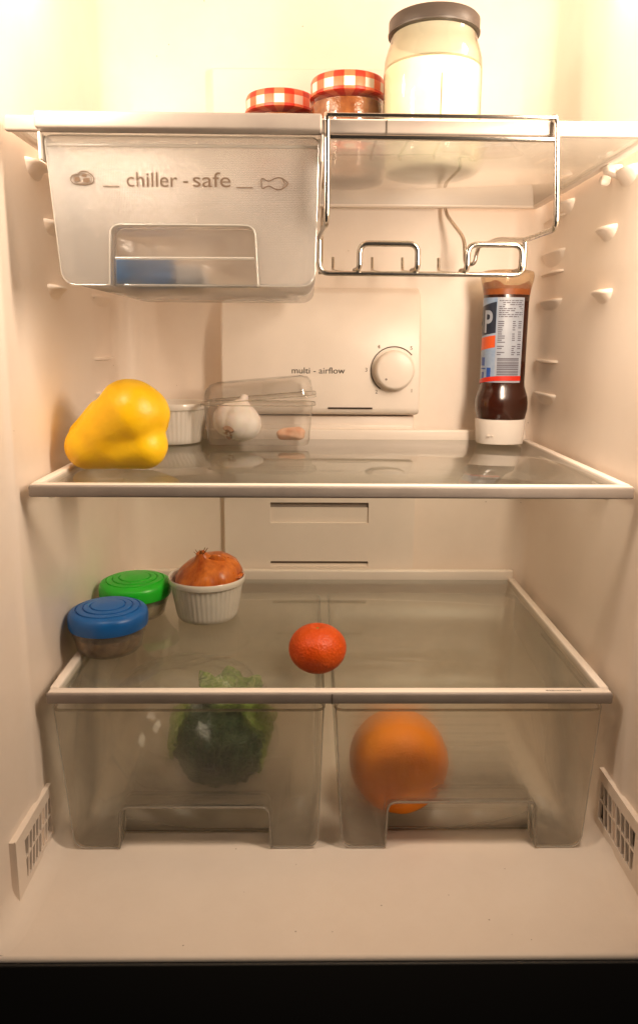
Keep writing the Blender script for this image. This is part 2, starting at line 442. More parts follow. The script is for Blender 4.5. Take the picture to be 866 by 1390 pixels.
for lev in (0, nl-1):                              # floor and ceiling, in strips from side to side
    b = len(m.v); m.v += [loops[lev][i] for i in range(NP)]
    for i in range(NP//2-1): m.f.append((b+i, b+i+1, b+NP-2-i, b+NP-1-i))
m.build('liner', 'liner', fr, recalc=False)
# rounded front lip of the floor, then the dark front of the cabinet with the door seal face
m = MB(); lip = []
for k in range(9):
    a = PI/2*k/8; lip.append((-.1080-.003*math.sin(a), FZ-.003*(1-math.cos(a))))
pts = []
for x in (-.27, -.1, .1, .27):
    for (y, z) in lip: pts.append((x, y, z))
m.quad_grid(pts, 4, len(lip)); m.build('floor_lip', 'liner', fr)
m = MB(); m.box(-.30, .30, -.1135, -.1095, -.16, FZ-.0035); m.box(-.30, -.2625, -.1135, -.1095, FZ-.009, 1.18); m.box(.2625, .30, -.1135, -.1095, FZ-.009, 1.18); m.box(-.2625, .2625, -.1135, -.1095, ZT+.002, 1.18)
m.build('front_frame', 'seal_dark', fr, bevel=.001)
m = MB(); m.box(-.30, .30, .33, .335, -.16, 1.18); m.box(-.305, -.30, -.12, .335, -.16, 1.18); m.box(.30, .305, -.12, .335, -.16, 1.18); m.box(-.305, .305, -.12, .335, 1.18, 1.185)
m.build('cabinet_shell', 'seal_dark', fr)
# ---- back panels
m = MB(); m.box(-.127, .122, .303, BY+.002, .60, .742); m.build('upper_back_cover', 'white_plastic', fr, bevel=.004, seg=3)
# control housing: a box with a sloped top
hous = MB(); X0, X1 = -.1195, .1085
sec = [(BY+.001, .512), (.303, .505), (.294, .488), (.287, .462), (.284, .44), (.284, .372), (.288, .367), (.300, .3655), (BY+.001, .3655)]
for x in (X0, X1): hous.v += [(x, y, z) for y, z in sec]
n = len(sec); hous.f += [tuple(range(n)), tuple(range(2*n-1, n-1, -1))]
for i in range(n):
    j = (i+1) % n; hous.f.append((j, i, n+i, n+j))
H = hous.build('control_housing', 'white_plastic', fr, bevel=.003, seg=3, angle=25)
DX, DZ = .0777, .4183
d = MB(); d.lathe([(.0245, 0), (.0245, .0015), (.0238, .002)], n=56)
d.v = [(DX+x, .2838-z, DZ+y) for x, y, z in d.v]; d.build('dial_seat', 'white_plastic', H)
d = MB(); d.lathe([(.0222, 0), (.0218, .010), (.0205, .0125), (.0185, .0132), (.0, .0128)], n=56, rib=lambda a, j, z: 1+(.004*math.cos(a*36) if 0 < j < 2 else 0))
d.v = [(DX+x, .2815-z, DZ+y) for x, y, z in d.v]; D = d.build('dial', 'white_plastic', H)
d = MB(); d.lathe([(.0014, 0), (.0012, .0008), (0, .001)], n=14); d.v = [(DX-.010+x, .2687-z, DZ-.010+y) for x, y, z in d.v]; d.build('dial_dot', 'trim', H)
d = MB(); d.tube([(DX+.0262*math.cos(a), .2838, DZ+.0262*math.sin(a)) for a in np.radians(np.linspace(40, 235, 40))], .0007, 6)
d.build('dial_scale', 'slot_dark', H)
for t, a in (('1', -48), ('2', 232), ('3', 180), ('4', 124), ('5', 52)):
    text_obj('numeral', t, 'print_grey', H, (DX+.0315*math.cos(math.radians(a)), .2836, DZ+.0315*math.sin(math.radians(a))), .0062, align='CENTER')
text_obj('lettering', 'multi - airflow', 'print_black', H, (-.0387, .2836, .4138), .0098, width=.0605)
m = MB(); m.box(.003, .054, .2828, .2842, .3735, .3752); m.build('outlet_slot', 'print_black', H)
m = MB(); m.box(-.118, .105, .2995, BY+.002, .3395, .3655-.0015); m.build('lower_housing_step', 'white_plastic', fr, bevel=.002)
m = MB(); m.box(-.116, .103, .2955, .2995, .3475, .3535); m.build('step_ledge', 'white_plastic', fr, bevel=.001)
# lower duct cover with two recessed slots
xa, xb, z0, z1 = -.121, .110, .166, .330
sl = [(-.0655, .0540, .2320, .2575), (-.0655, .0545, .1765, .1835)]
m = MB(); Yf = .3075
m.box(xa, xb, Yf, BY+.002, sl[0][3], z1); m.box(xa, xb, Yf, BY+.002, sl[1][3], sl[0][2]); m.box(xa, xb, Yf, BY+.002, z0, sl[1][2])
for (a, b, c, dd) in sl: m.box(xa, a, Yf, BY+.002, c, dd); m.box(b, xb, Yf, BY+.002, c, dd)
m.build('duct_cover', 'white_plastic', fr, smooth=False)
for (a, b, c, dd), cz in zip(sl, (.2505, .1795)):
    m = MB(); m.box(a, b, .3105, .3128, c, cz); m.build('slot_panel', 'white_plastic', fr)
    m = MB(); m.box(a, b, .3130, BY+.001, c, dd); m.build('slot_back', 'trim', fr)  # shade inside the slot put into this darker back colour
# ---- moulded shelf supports on both side walls
def ledge(side, y0, y1, z, out, drop, thick=.004):
    """plate with a half-round outline, blending downwards into the wall"""
    m = MB(); n = 14; rows = []
    prof = [(0, thick), (.7, thick), (.93, thick*.8), (1, thick*.35), (.97, 0), (.75, -drop*.16), (.45, -drop*.45), (.2, -drop*.75), (0, -drop)]
    yc, hl = (y0+y1)/2, (y1-y0)/2
    for k in range(n+1):
        t = -1+2*k/n; e = max(0, 1-abs(t)**2.6)**.6
        for (o, dz) in prof:
            zz = dz if dz >= 0 else dz*max(e, .05)
            rows.append((side*(WX+.001-(o*out*e+.0002)), yc+t*hl, z+zz))
    m.quad_grid(rows, n+1, len(prof))
    return m.build('shelf_support', 'liner', fr)
for s in (-1, 1):
    for z in (.5475, .4935): ledge(s, .090, .128, z, .010, .010, .003)
    for z, dr in ((.5790, .002), (.5440, .016), (.5230, .002), (.4935, .010), (.4290, .002), (.3925, .012)): ledge(s, .218, .292, z, .007, dr, .0025)
    for z in (.5905, .3255, .1515): ledge(s, .055, .095, z-.002, .010, .012, .003); ledge(s, .20, .25, z-.002, .010, .012, .003)
# ---- air vents low on the side walls
def vent(side, y0, y1, z0, z1, gy0, gy1, gz0, gz1):
    xw = lambda y: side*(.2445 if y > -.01 else .2480)
    X = .2394
    m = MB(); sx = side
    def plate(ya, yb, za, zb): m.box(min(sx*X, sx*(X+.014)), max(sx*X, sx*(X+.014)), ya, yb, za, zb)
    plate(y0, y1, gz1, z1); plate(y0, y1, z0, gz0); plate(y0, gy0, gz0, gz1); plate(gy1, y1, gz0, gz1)
    V = m.build('air_vent', 'liner', fr, smooth=False)
    m = MB(); m.box(min(sx*(X+.003), sx*(X+.012)), max(sx*(X+.003), sx*(X+.012)), gy0-.001, gy1+.001, gz0-.001, gz1+.001); m.build('vent_recess', 'vent_dark', V)
    N = 8; st = (gy1-gy0)/N; first = None
    for k in range(1, N):
        if first is None:
            m = MB(); y = gy0+st*k; h = .0010; sk = .0030
            xs0, xs1 = sx*(X+.0004), sx*(X+.0045)
            m.hexa([(xs0, y-h-sk, gz0), (xs1, y-h-sk, gz0), (xs1, y+h-sk, gz0), (xs0, y+h-sk, gz0), (xs0, y-h+sk, gz1), (xs1, y-h+sk, gz1), (xs1, y+h+sk, gz1), (xs0, y+h+sk, gz1)])
            first = m.build('slat', 'liner', V)
        else: copy_part(first, V, (0, st*(k-1), 0))
    m = MB(); zc = (gz0+gz1)/2; m.box(min(sx*(X+.0007), sx*(X+.0042)), max(sx*(X+.0007), sx*(X+.0042)), gy0, gy1, zc-.001, zc+.001); m.build('cross_bar', 'liner', V)
vent(-1, -.0640, .0135, .020, .0745, -.0475, .0090, .0310, .0645)
vent(1, -.0640, .0270, .020, .0800, -.0480, .0215, .0345, .0695)

# ================================================================== glass shelves
def shelf(label, z, xw, depth, group, gm):
    s = thing('glass_shelf', label, 'shelf', (0, 0, z), group)
    g = .0045
    box('glass_pane', gm, s, -xw+.004, xw-.004, .003, depth-.004, z-.0055, z-.0015, bevel=.0006)
    m = MB(); m.prism([(-xw, z-.0095), (xw, z-.0095), (xw, z), (-xw, z)], -.004, .0025); m.build('front_trim', 'trim', s, bevel=.0016, seg=3)
    box('trim_edge', 'white_plastic', s, -xw+.0015, xw-.0015, -.0030, .0052, z-.0008, z+.0007, bevel=.0004)
    for k in (-1, 1):
        box('side_rail', 'white_plastic', s, min(k*xw, k*(xw-.0075)), max(k*xw, k*(xw-.0075)), 0.0056, depth-.0045, z-.0078, z+.0008, bevel=.0012)
    box('back_rail', 'white_plastic', s, -xw+.001, xw-.001, depth-.004, depth+.004, z-.008, z+.010, bevel=.002, seg=3)
    return s
G = 'glass shelves across the refrigerator'
s_top = shelf('top glass shelf carrying the three jars, with chiller drawer and wire rack below', .6045, .2355, .292, G, 'shelf_glass_pale')
s_mid = shelf('middle glass shelf under the yellow pepper and brown sauce bottle', .3390, .2355, .292, G, 'shelf_glass')
s_low = shelf('bottom glass shelf above the two clear crisper drawers', .1660, .2325, .298, G, 'shelf_glass')
# seam and moulded marks on the trims
m = MB(); m.box(.0005, .0014, -.00435, -.0038, .1568, .1656); m.build('trim_seam', 'slot_dark', s_low)
m = MB(); m.box(.0350, .0358, -.00435, -.0038, .5955, .6042); m.build('trim_seam', 'slot_dark', s_top)
m = MB()
xx = .178
for k in range(14):
    wd = random.choice((.0012, .0018, .0008)); m.box(xx, xx+wd, -.0005, .0010, .1664, .16685); xx += wd+.0009
m.build('moulded_mark', 'slot_dark', s_low)
# hooks that hold the top shelf to the side walls
for k in (-1, 1):
    m = MB(); xo = k*.2425; xi = k*.2285
    m.hexa([(xi, .080, .5905), (xo, .080, .5855), (xo, .094, .5855), (xi, .094, .5905), (xi, .084, .5970), (xo, .084, .5970), (xo, .098, .5970), (xi, .098, .5970)])
    m.build('shelf_hook', 'white_plastic', s_top, bevel=.002)
    m = MB(); m.tube([(k*.2425, .112, .589), (k*.234, .112, .5895)], .0042, 16); m.build('shelf_peg', 'liner', fr, bevel=.002)

# ================================================================== drawers
def arc_poly(pts, radii, n=6):
    """2-d polygon with its corners rounded, each by its own radius"""
    out = []; N = len(pts)
    for i in range(N):
        p = Vector(pts[i]); a = Vector(pts[i-1])-p; c = Vector(pts[(i+1) % N])-p; r = min(radii[i], a.length*.49, c.length*.49)
        if r < 1e-5: out.append(tuple(p)); continue
        A, B = p+a.normalized()*r, p+c.normalized()*r
        for k in range(n+1):
            t = k/n; q = A*(1-t)**2+p*2*t*(1-t)+B*t*t; out.append((q.x, q.y))
    return out
def drawer(name, label, cat, grp, xt, xb, zt, zb, y0, depth, arch, rec, mf, mc, taper=.01, ribs=0, edge='plastic_edge'):
    t = thing(name, label, cat, ((xt[0]+xt[1])/2, y0+depth/2, zb), grp)
    xa, xc, za = arch
    th = .0022
    # front panel with the arched finger opening cut out of its lower edge
    poly = [(xt[0], zt), (xb[0], zb), (xa-.002, zb), (xa, za), (xc, za), (xc+.002, zb), (xb[1], zb), (xt[1], zt)]
    poly = arc_poly(poly, [.006, .011, .003, .008, .008, .003, .011, .006])
    m = MB(); m.prism(poly, y0, y0+th); m.build('front_panel', mf, t, smooth=False, bevel=.0006, seg=1)
    m = MB(); m.tube([(x, y0+.0002, z) for x, z in poly], .0006, 6, closed=True); m.build('front_glint', 'pale_edge', t)  # added pale bead, the glint along the panel edge is its colour
    # tub: sides, back, floor with rounded lower edges
    yb = y0+depth; m = MB()
    def ring(f, z, ins):
        a = xb[0]+(xt[0]-xb[0])*f+ins; b = xb[1]+(xt[1]-xb[1])*f-ins
        return a, b, yb-taper*(1-f)-ins
    levels = [(1, zt, 0), (.5, (zt+zb)/2, 0), (.12, zb+.012, 0)]
    for k in range(1, 6):
        a = PI/2*k/5; levels.append((.12*(1-k/5), zb+.012-.011*math.sin(a), .011*(1-math.cos(a))))
    pts = []; per = []
    for f, z, ins in levels:
        a, b, y2 = ring(f, z, ins); r = .012
        path = [(a, y0+th+.0003)]
        path += [(a, y0+depth*.5)]
        path += [(a+r-r*math.cos(q), y2-r+r*math.sin(q)) for q in [PI/2*j/5 for j in range(6)]]
        path += [(b-r+r*math.sin(q), y2-r+r*math.cos(q)) for q in [PI/2*j/5 for j in range(6)]]
        path += [(b, y0+depth*.5), (b, y0+th+.0003)]
        per.append([(x, y, z) for x, y in path])
    n = len(per[0])
    for i in range(n):
        for L in per: pts.append(L[i])
    m.quad_grid(pts, n, len(per))
    nl = len(per)
    # floor, notched round the finger recess
    fl = [i*nl+nl-1 for i in range(n)]
    b0 = len(m.v); zf = zb+.001
    m.v += [(xc+.002, y0+th+.0003, zf), (xc+.002, y0+rec, zf), (xa-.002, y0+rec, zf), (xa-.002, y0+th+.0003, zf)]
    m.f.append(tuple(fl)+(b0, b0+1, b0+2, b0+3))
    body = m.build('tub', mc, t, solid=.0018, recalc=True)
    # finger recess: a small vaulted pocket
    m = MB(); path = fillet([(xa-.002, 0, zb), (xa, 0, za), (xc, 0, za), (xc+.002, 0, zb)], .008, 6)
    pts = []
    for p in path:
        for yy in (y0+.0006, y0+rec*.5, y0+rec): pts.append((p.x, yy, p.z))
    m.quad_grid(pts, len(path), 3)
    k = len(m.v); back = [(p.x, y0+rec, p.z) for p in path]; m.v += back; m.f.append(tuple(range(k, k+len(back))))
    m.build('finger_recess', mc, t, solid=.0018)
    # edge beads, the bright edge lines put into their pale hazy plastic
    m = MB(); m.tube([(p.x, y0-.0002, p.z) for p in path], .0007 if edge == 'pale_edge' else .0011, 8); m.build('recess_rim', edge, t)
    m = MB(); m.tube(fillet([(xa-.001, y0+rec, zb+.0012), (xc+.001, y0+rec, zb+.0012)], .001, 2), .0012, 8); m.build('recess_sill', edge, t)
    zl = zt-.0065
    m = MB(); m.tube(fillet([(xt[0]-.0004, y0+depth*.6, zl), (xt[0]-.0004, y0-.0005, zl), (xt[1]+.0004, y0-.0005, zl), (xt[1]+.0004, y0+depth*.6, zl)], .008, 6), .0012, 8); m.build('rim_bead', edge, t)
    if ribs:
        m = MB()
        for k in range(ribs):
            yy = y0+.05+(depth-.08)*k/(ribs-1); m.tube([(xb[0]+.018, yy, zb+.0022), (xb[1]-.018, yy, zb+.0022)], .0013, 6)
        m.build('floor_ribs', mc, t)
    return t
CG = 'clear crisper drawers at the bottom'
dl = drawer('crisper_drawer', 'left clear crisper drawer holding the dark green cabbage', 'drawer', CG, (-.2295, -.0058), (-.2185, -.0100), .1545, FZ+.0015, .003, .270, (-.1785, -.0520, .0580), .022, 'drawer_front', 'drawer_clear')
dr = drawer('crisper_drawer', 'right clear crisper drawer holding the big orange', 'drawer', CG, (.0042, .2265), (.0112, .2180), .1545, FZ+.0015, .003, .270, (.0500, .1770, .0625), .024, 'drawer_front', 'drawer_clear', ribs=11)
ch = drawer('chiller_drawer', 'frosted chiller drawer with printed lettering hanging below the top shelf', 'drawer', None, (-.2085, -.0125), (-.2010, -.0155), .5930, .4895, .000, .262, (-.1645, -.0590, .5325), .016, 'chiller_front', 'chiller_clear', edge='pale_edge')
# printing on the chiller drawer
text_obj('lettering', 'chiller', 'print_grey', ch, (-.1510, -.0007, .5585), .0146, width=.0365)
text_obj('lettering', '-', 'print_grey', ch, (-.1104, -.0007, .5588), .0146)
text_obj('lettering', 'safe', 'print_grey', ch, (-.1035, -.0007, .5588), .0146, width=.0272)
for a in (-.1680, -.0722):
    m = MB(); m.box(a, a+.0118, -.0009, -.0004, .5583, .5589); m.build('underscore', 'print_grey', ch)
# steak sign: rounded outline, inner line and three filled shapes
def blob_path(cx, cz, pts, n=5): return fillet([(cx+x, -.0006, cz+z) for x, z in pts], .006, n, closed=True)
SX, SZ = -.1828, .5640
m = MB()
out1 = [(-.0088, -.001), (-.0075, .002), (-.003, .0025), (-.001, .0046), (.004, .0046), (.0085, .001), (.0082, -.003), (.003, -.0045), (-.006, -.0040)]
m.tube(blob_path(SX, SZ, out1), .00038, 6, closed=True)
m.tube(blob_path(SX+.0002, SZ-.0001, [(x*.80, z*.74) for x, z in out1]), .00022, 6, closed=True)
for poly in ([(-.0058, -.0022), (-.0055, .0008), (-.0020, .0010), (-.0012, -.0024)], [(-.0008, .0012), (.0000, .0028), (.0035, .0028), (.0030, .0006)], [(.0002, -.0026), (.0006, -.0002), (.0052, .0004), (.0055, -.0022), (.003, -.0030)]):
    b = len(m.v); m.v += [(SX+x, -.0006, SZ+z) for x, z in poly]; m.f.append(tuple(range(b, b+len(poly))))
m.build('steak_sign', 'print_grey', ch)
FX, FZ2 = -.0440, .5616; m = MB()
up = [(-.0100, -.0042), (-.0102, .0042), (-.0048, .0012), (.000, .0040), (.0045, .0042), (.0100, .0), (.0045, -.0042), (.000, -.0040), (-.0048, -.0012)]
m.tube(fillet([(FX+x, -.0006, FZ2+z) for x, z in up], .0022, 4, closed=True), .00036, 6, closed=True)
m.tube([(FX+.0050, -.0006, FZ2+.0036), (FX+.0068, -.0006, FZ2), (FX+.0050, -.0006, FZ2-.0036)], .0003, 6)
m.build('fish_sign', 'print_grey', ch)
m = MB(); m.tube([(-.1615, -.0008, .5088), (-.0600, -.0008, .5092)], .0010, 8); m.build('handle_bar', 'pale_edge', ch)
# the carrier that hangs the chiller drawer under the shelf
ca = thing('drawer_carrier', 'thick beige front rail above the frosted chiller drawer', 'rail', (-.11, -.012, .5935))
m = MB(); m.prism([(-.2100, .5938), (-.0108, .5938), (-.0108, .6050), (-.2100, .6050)], -.0165, -.0045); m.build('front_rail', 'trim', ca, bevel=.0018, seg=3)
for x in (-.2120, -.0105): box('runner', 'white_plastic', ca, x-.0012 if x > -.1 else x, x+.0010 if x > -.1 else x+.002, -.004, .24, .5760, .5945, bevel=.0008)

# ================================================================== wire bottle rack
rk = thing('wire_rack', 'chrome wire bottle rack hooked over the top shelf beside the chiller drawer', 'rack', (.075, .06, .5035))
r = .0021
ya = -.0085
def wire(name, pts, rad=r, f=.010, n=6): m = MB(); m.tube(fillet(pts, f, n), rad, 10); return m.build(name, 'chrome', rk)
YL = .066
# hanging arms, hooked over the shelf trim
wire('hook_arm', [(.1548, .014, .6085), (.1548, ya, .6085), (.1595, ya, .5310), (.1585, YL, .5330), (.1583, YL+.09, .5455), (.1592, .245, .5490), (.1565, .247, .5318), (.1475, .250, .5318), (.1478, .262, .5600), (.1340, .294, .5885), (.1330, .3005, .5985)])
wire('hook_arm', [(-.0072, .014, .6085), (-.0072, ya, .6085), (-.0070, ya, .5330), (-.0112, YL, .5330), (-.0110, YL+.09, .5440), (-.0105, .245, .5490), (-.0085, .247, .5318), (-.0065, .250, .5318), (-.0060, .262, .5600), (-.0045, .294, .5885), (-.0040, .3005, .5985)])
wire('rear_bar', [(-.0045, .3005, .5985), (.1335, .3005, .5990)])
wire('cross_bar', [(-.0072, ya, .6062), (.1548, ya, .6058)], .0014)
wire('cross_bar', [(-.0070, ya+.001, .5918), (.1558, ya+.001, .5915)], .0018)
# cradle
zb_ = .5050
wire('cradle_frame', [(-.0112, YL, .5330), (-.0113, YL, zb_), (.1585, YL, zb_), (.1583, YL, .5330)], .0021, .009)
for a, b in ((.0218, .0695), (.1105, .1552)):
    wire('neck_loop', [(a-.003, YL+.006, zb_+.003), (a, YL-.0040, zb_+.003), (a, YL-.0040, .5285), (b, YL-.0040, .5285), (b, YL-.0040, zb_+.003), (b-.003, YL+.006, zb_+.003)], .0024, .008)
for x, x2 in ((.012, .006), (.045, .0477), (.080, .0800), (.108, .1186)):
    wire('bottle_wire', [(x, YL, zb_), (x+.001, YL+.04, zb_+.004), (x2, .246, .5235), (x2, .250, .5380)], .0017, .006)
wire('rear_cradle_bar', [(-.0095, .2465, .5340-.0125), (.1480, .2465, .5340-.0125)], .0016)

# ================================================================== things on the top shelf
ZS = .6045-.0015+.0002      # top of the glass
def jam_jar(x, y, rr, label):
    j = thing('jam_jar', label, 'jar', (x, y, ZS), 'jam jars with gingham lids on the top shelf')
    h = .083
    m = MB(); m.lathe([(0, .0012), (rr*.80, .0012), (rr*.95, .006), (rr*.975, .02), (rr*.975, .058), (rr*.96, .066), (0, .067)], (x, y, ZS), 48); m.build('jam', 'jam', j)
    m = MB(); m.lathe([(rr*.82, 0), (rr*.96, .003), (rr, .012), (rr, .062), (rr*.985, .068), (rr*.93, .0715), (rr*.92, .076)], (x, y, ZS), 48); m.build('glass', 'jar_glass', j)
    m = MB(); m.lathe([(rr*.985, .0715), (rr*1.02, .0720), (rr*1.02, .0740), (rr*.99, .0748), (rr*.995, .0855), (rr*.96, .0882), (rr*.8, .0875), (0, .0882)], (x, y, ZS), 56); 
    o = m.build('lid', 'gingham', j); return j
j1 = jam_jar(.0165, .1900, .0352, 'larger-looking jam jar with gingham lid, between the other jam jar and the tall jar')
j2 = jam_jar(-.0490, .2400, .0352, 'jam jar with gingham lid at the left, half behind the other jam jar')
bj = thing('storage_jar', 'tall glass jar of pale yellow mayonnaise with a dark lid', 'jar', (.0905, .150, ZS))
jr = .0437; c = (.0905, .150, ZS)
m = MB(); m.lathe([(jr*.86, 0), (jr*.97, .004), (jr, .012), (jr, .082), (jr*.985, .092), (jr*.93, .101), (jr*.885, .106), (jr*.87, .112), (jr*.87, .118)], c, 56); m.build('glass', 'jar_glass', bj)
m = MB(); m.lathe([(0, .003), (jr*.84, .003), (jr*.95, .007), (jr*.975, .014), (jr*.975, .078), (jr*.97, .084), (jr*.8, .0855), (0, .086)], c, 56, rib=lambda a, j, z: 1+.006*math.sin(a*3+1) if j < 4 else 1); m.build('mayonnaise', 'mayonnaise', bj)
m = MB(); m.lathe([(jr*.90, .1135), (jr*.925, .1135), (jr*.928, .1150), (jr*.915, .1155), (jr*.915, .1245), (jr*.88, .1262), (0, .1255)], c, 64); m.build('lid', 'lid_dark', bj)
m = MB(); m.lathe([(jr*.965, .0862), (jr*.945, .094), (jr*.89, .1020), (jr*.845, .1065), (jr*.835, .1125)], c, 56); m.build('residue', 'jar_residue', bj)
# paper strip with faint print on the jar
m = MB(); pts = []
for k in range(9):
    a = -PI/2+math.radians(2+k*4.5)
    for z in (.032, .070): pts.append((c[0]+(jr+.0004)*math.cos(a), c[1]+(jr+.0004)*math.sin(a), c[2]+z))
m.quad_grid(pts, 9, 2); m.build('paper_label', 'pale_food', bj)
pk = thing('blue_packet', 'blue and white packet seen dimly through the frosted chiller drawer', 'packet', (-.135, .06, .4930))
m = MB(); m.box(-.1700, -.1240, .0300, .085, .4930, .5135); m.build('wrapper', 'packet_blue', pk, bevel=.003, seg=3)
m = MB(); m.box(-.1237, -.1040, .0320, .083, .4930, .5090); m.build('pale_end', 'packet_white', pk, bevel=.003, seg=3)

# ================================================================== things on the middle shelf
ZM = .3390-.0015+.0002
# yellow pepper, lying on its side: three swollen lobes that meet in grooves
k = .000668; cx, cyy, cz = -.1865, .082, ZM+.0395
pp = thing('yellow_pepper', 'large yellow bell pepper lying on its side at the left', 'pepper', (cx, cyy, ZM))
def P3(x, y, z): return (cx+x*k, cyy+y*k, cz+z*k)
def pepper_sdf(p):
    d1 = capsule(p, P3(-40, -8, -28), P3(18, -6, 12), 27*k, 46*k)
    d1 = smin(d1, capsule(p, P3(8, -4, 4), P3(40, -2, 12), 36*k, 29*k), 8*k)
    d2 = capsule(p, P3(-38, -6, -34), P3(36, -10, -29), 26*k, 30*k)
    d3 = capsule(p, P3(-48, 18, -20), P3(-22, 24, 1), 23*k, 30*k)
    d4 = capsule(p, P3(-10, 40, -20), P3(26, 34, 0), 30*k, 34*k)
    d = smin(d1, d2, 9*k); d = smin(d, d3, 3.5*k); d = smin(d, d4, 8*k)
    # faint dimples
    q = (p-np.array([cx, cyy, cz]))/k
    d = d+.6*k*np.sin(q[:, 0]*.11+1)*np.sin(q[:, 2]*.10+.4)*np.cos(q[:, 1]*.09)+.12*k*np.sin(q[:, 0]*.23+q[:, 2]*.17)
    return np.maximum(d, (cz-39.3*k*1.508)-p[:, 2]) if False else d
m = star_blob(pepper_sdf, P3(-4, 8, -12), 96, 64, .12)
zmin = min(v[2] for v in m.v); m.v = [(x, y, z-zmin+ZM) for x, y, z in m.v]
m.build('flesh', 'pepper_skin', pp)
st = MB(); st.tube([P3(-30, 52, -18), P3(-34, 72, -16), P3(-30, 84, -12)], .0045, 10); st.build('stalk', 'stalk_green', pp, bevel=.001)
# ramekins
def ramekin(x, y, z, label):
    t = thing('ramekin', label, 'ramekin', (x, y, z), 'white ribbed ramekins')
    ro = .0400; h = .0445
    prof = [(0, .0), (ro*.74, .0), (ro*.78, .002), (ro*.80, .006), (ro*.925, h-.009), (ro*.935, h-.0075), (ro*.985, h-.0065), (ro, h-.004), (ro, h-.001), (ro*.985, h), (ro*.95, h-.001), (ro*.93, h-.006), (ro*.80, .012), (ro*.70, .006), (0, .005)]
    def rib(a, j, zz): return 1+(.012*math.cos(a*44) if 3 <= j <= 4 else 0)
    m = MB(); m.lathe(prof, (x, y, z), 176, rib=rib); m.build('bowl', 'ceramic', t)
    return t
ramekin(-.1705, .2640, ZM, 'empty white ramekin on the middle shelf between pepper and punnet')
# punnet with hinged lid
pu = thing('punnet', 'clear plastic punnet with lid holding the garlic on the middle shelf', 'punnet', (-.0735, .2475, ZM))
def rrect(x0, x1, y0, y1, r, n=5):
    out = []
    for (cx_, cy_, a0) in ((x1-r, y0+r, -PI/2), (x1-r, y1-r, 0), (x0+r, y1-r, PI/2), (x0+r, y0+r, PI)):
        for q in range(n+1):
            a = a0+PI/2*q/n; out.append((cx_+r*math.cos(a), cy_+r*math.sin(a)))
    return out
def loft(m, rings, cap=True):
    n = len(rings[0]); pts = []
    for i in range(n):
        for L in rings: pts.append(L[i])
    b = len(m.v); m.quad_grid(pts, n, len(rings), closeu=True)
    if cap: m.f.append(tuple(b+i*len(rings) for i in range(n)))
def prings(spec):
    out = []
    for (ins, z, r) in spec:
        out.append([(x, y, z+ZM) for x, y in rrect(-.1330+ins, -.0140-ins, .2135+ins, .2780-ins, r)])
    return out
m = MB(); loft(m, prings([(.0100, .001, .012), (.0060, .0018, .014), (.0045, .006, .014), (.0015, .044, .013), (.0000, .0445, .014), (-.0018, .0450, .015)]))
m.build('tray', 'punnet_clear', pu, solid=.0006)
def tilt(x, z): return z+(x+.133)/.119*.0105
m = MB(); R_ = prings([(.0350, .0665, .012), (.0140, .0668, .014), (.0070, .0650, .014), (.0030, .0600, .014), (.0015, .0500, .014), (.0008, .0475, .014), (-.0022, .0470, .015), (-.0024, .0440, .015)])
R_ = [[(x, y, ZM+tilt(x, z-ZM)-.001) for x, y, z in L] for L in R_]
loft(m, R_); m.build('lid', 'punnet_clear', pu, solid=.0006)
m = MB(); m.tube([p for p in R_[6]], .0007, 6, closed=True); m.build('lid_flange', 'plastic_edge', pu)
m = MB(); m.tube([p for p in prings([(-.0018, .0450, .015)])[0]], .0006, 6, closed=True); m.build('tray_flange', 'plastic_edge', pu)
# garlic
ga = thing('garlic_bulb', 'white garlic bulb inside the clear punnet', 'garlic', (-.0985, .2440, ZM+.0022))
m = MB(); gp = [(0, .0), (.008, -.0003), (.016, .0015), (.0225, .007), (.0262, .015), (.0265, .022), (.0235, .030), (.0165, .0365), (.009, .0405), (.0052, .0440), (.0042, .0480), (.0036, .0500), (0, .0505)]
def grib(a, j, z):
    s = abs(math.sin(a*3.5+.6+.25*math.sin(a*2))); return 1+(.075*(s**.6)-.045)*min(1, z/.006)*max(0, 1-max(0, z-.034)/.012)
m.lathe(gp, (0, 0, 0), 120, rib=grib)
rot = Matrix.Rotation(math.radians(16), 3, 'Y') @ Matrix.Rotation(math.radians(-14), 3, 'X')
vv = [rot @ Vector(v) for v in m.v]; zm_ = min(v.z for v in vv); xm_ = sum((min(v.x for v in vv), max(v.x for v in vv)))/2
m.v = [(-.0985+v.x-xm_, .2440+v.y, ZM+.0022+v.z-zm_) for v in vv]; m.build('bulb', 'garlic_skin', ga)
# brown dry patch where an outer clove was pulled away
b_ = MB(); b_.v = []
pv = [(math.cos(a)*.0065*(1+.25*math.sin(3*a)), math.sin(a)*.0085) for a in [2*PI*q/16 for q in range(16)]]
def on_bulb(u, v, lift=.0004):
    best = None; tx, tz = -.0985+u, ZM+.0180+v
    c_ = [q for q in m.v if q[1] < .2440]
    q = min(c_, key=lambda q: (q[0]-tx)**2+(q[2]-tz)**2); return (tx, q[1]-lift, tz)
ring = [on_bulb(u-.008, v-.004) for u, v in pv]; ring2 = [on_bulb(u*.5-.008, v*.5-.004, .0007) for u, v in pv]
b_.quad_grid([p for pr in zip(ring, ring2) for p in pr], 16, 2, closeu=True); nb = len(b_.v); b_.f.append(tuple(range(1, nb, 2)))
b_.build('dry_patch', 'garlic_brown', ga)
cl = thing('garlic_clove', 'single pinkish garlic clove at the right end of the punnet', 'garlic', (-.0390, .2520, ZM+.0022))
def clove_sdf(p):
    d = capsule(p, (-.0490, .252, ZM+.0102), (-.0310, .250, ZM+.0112), .0060, .0080)
    return d+.0004*np.sin(p[:, 2]*900+p[:, 0]*150)
m = star_blob(clove_sdf, (-.0400, .251, ZM+.0108), 48, 28, .04); m.build('clove', 'clove_skin', cl)
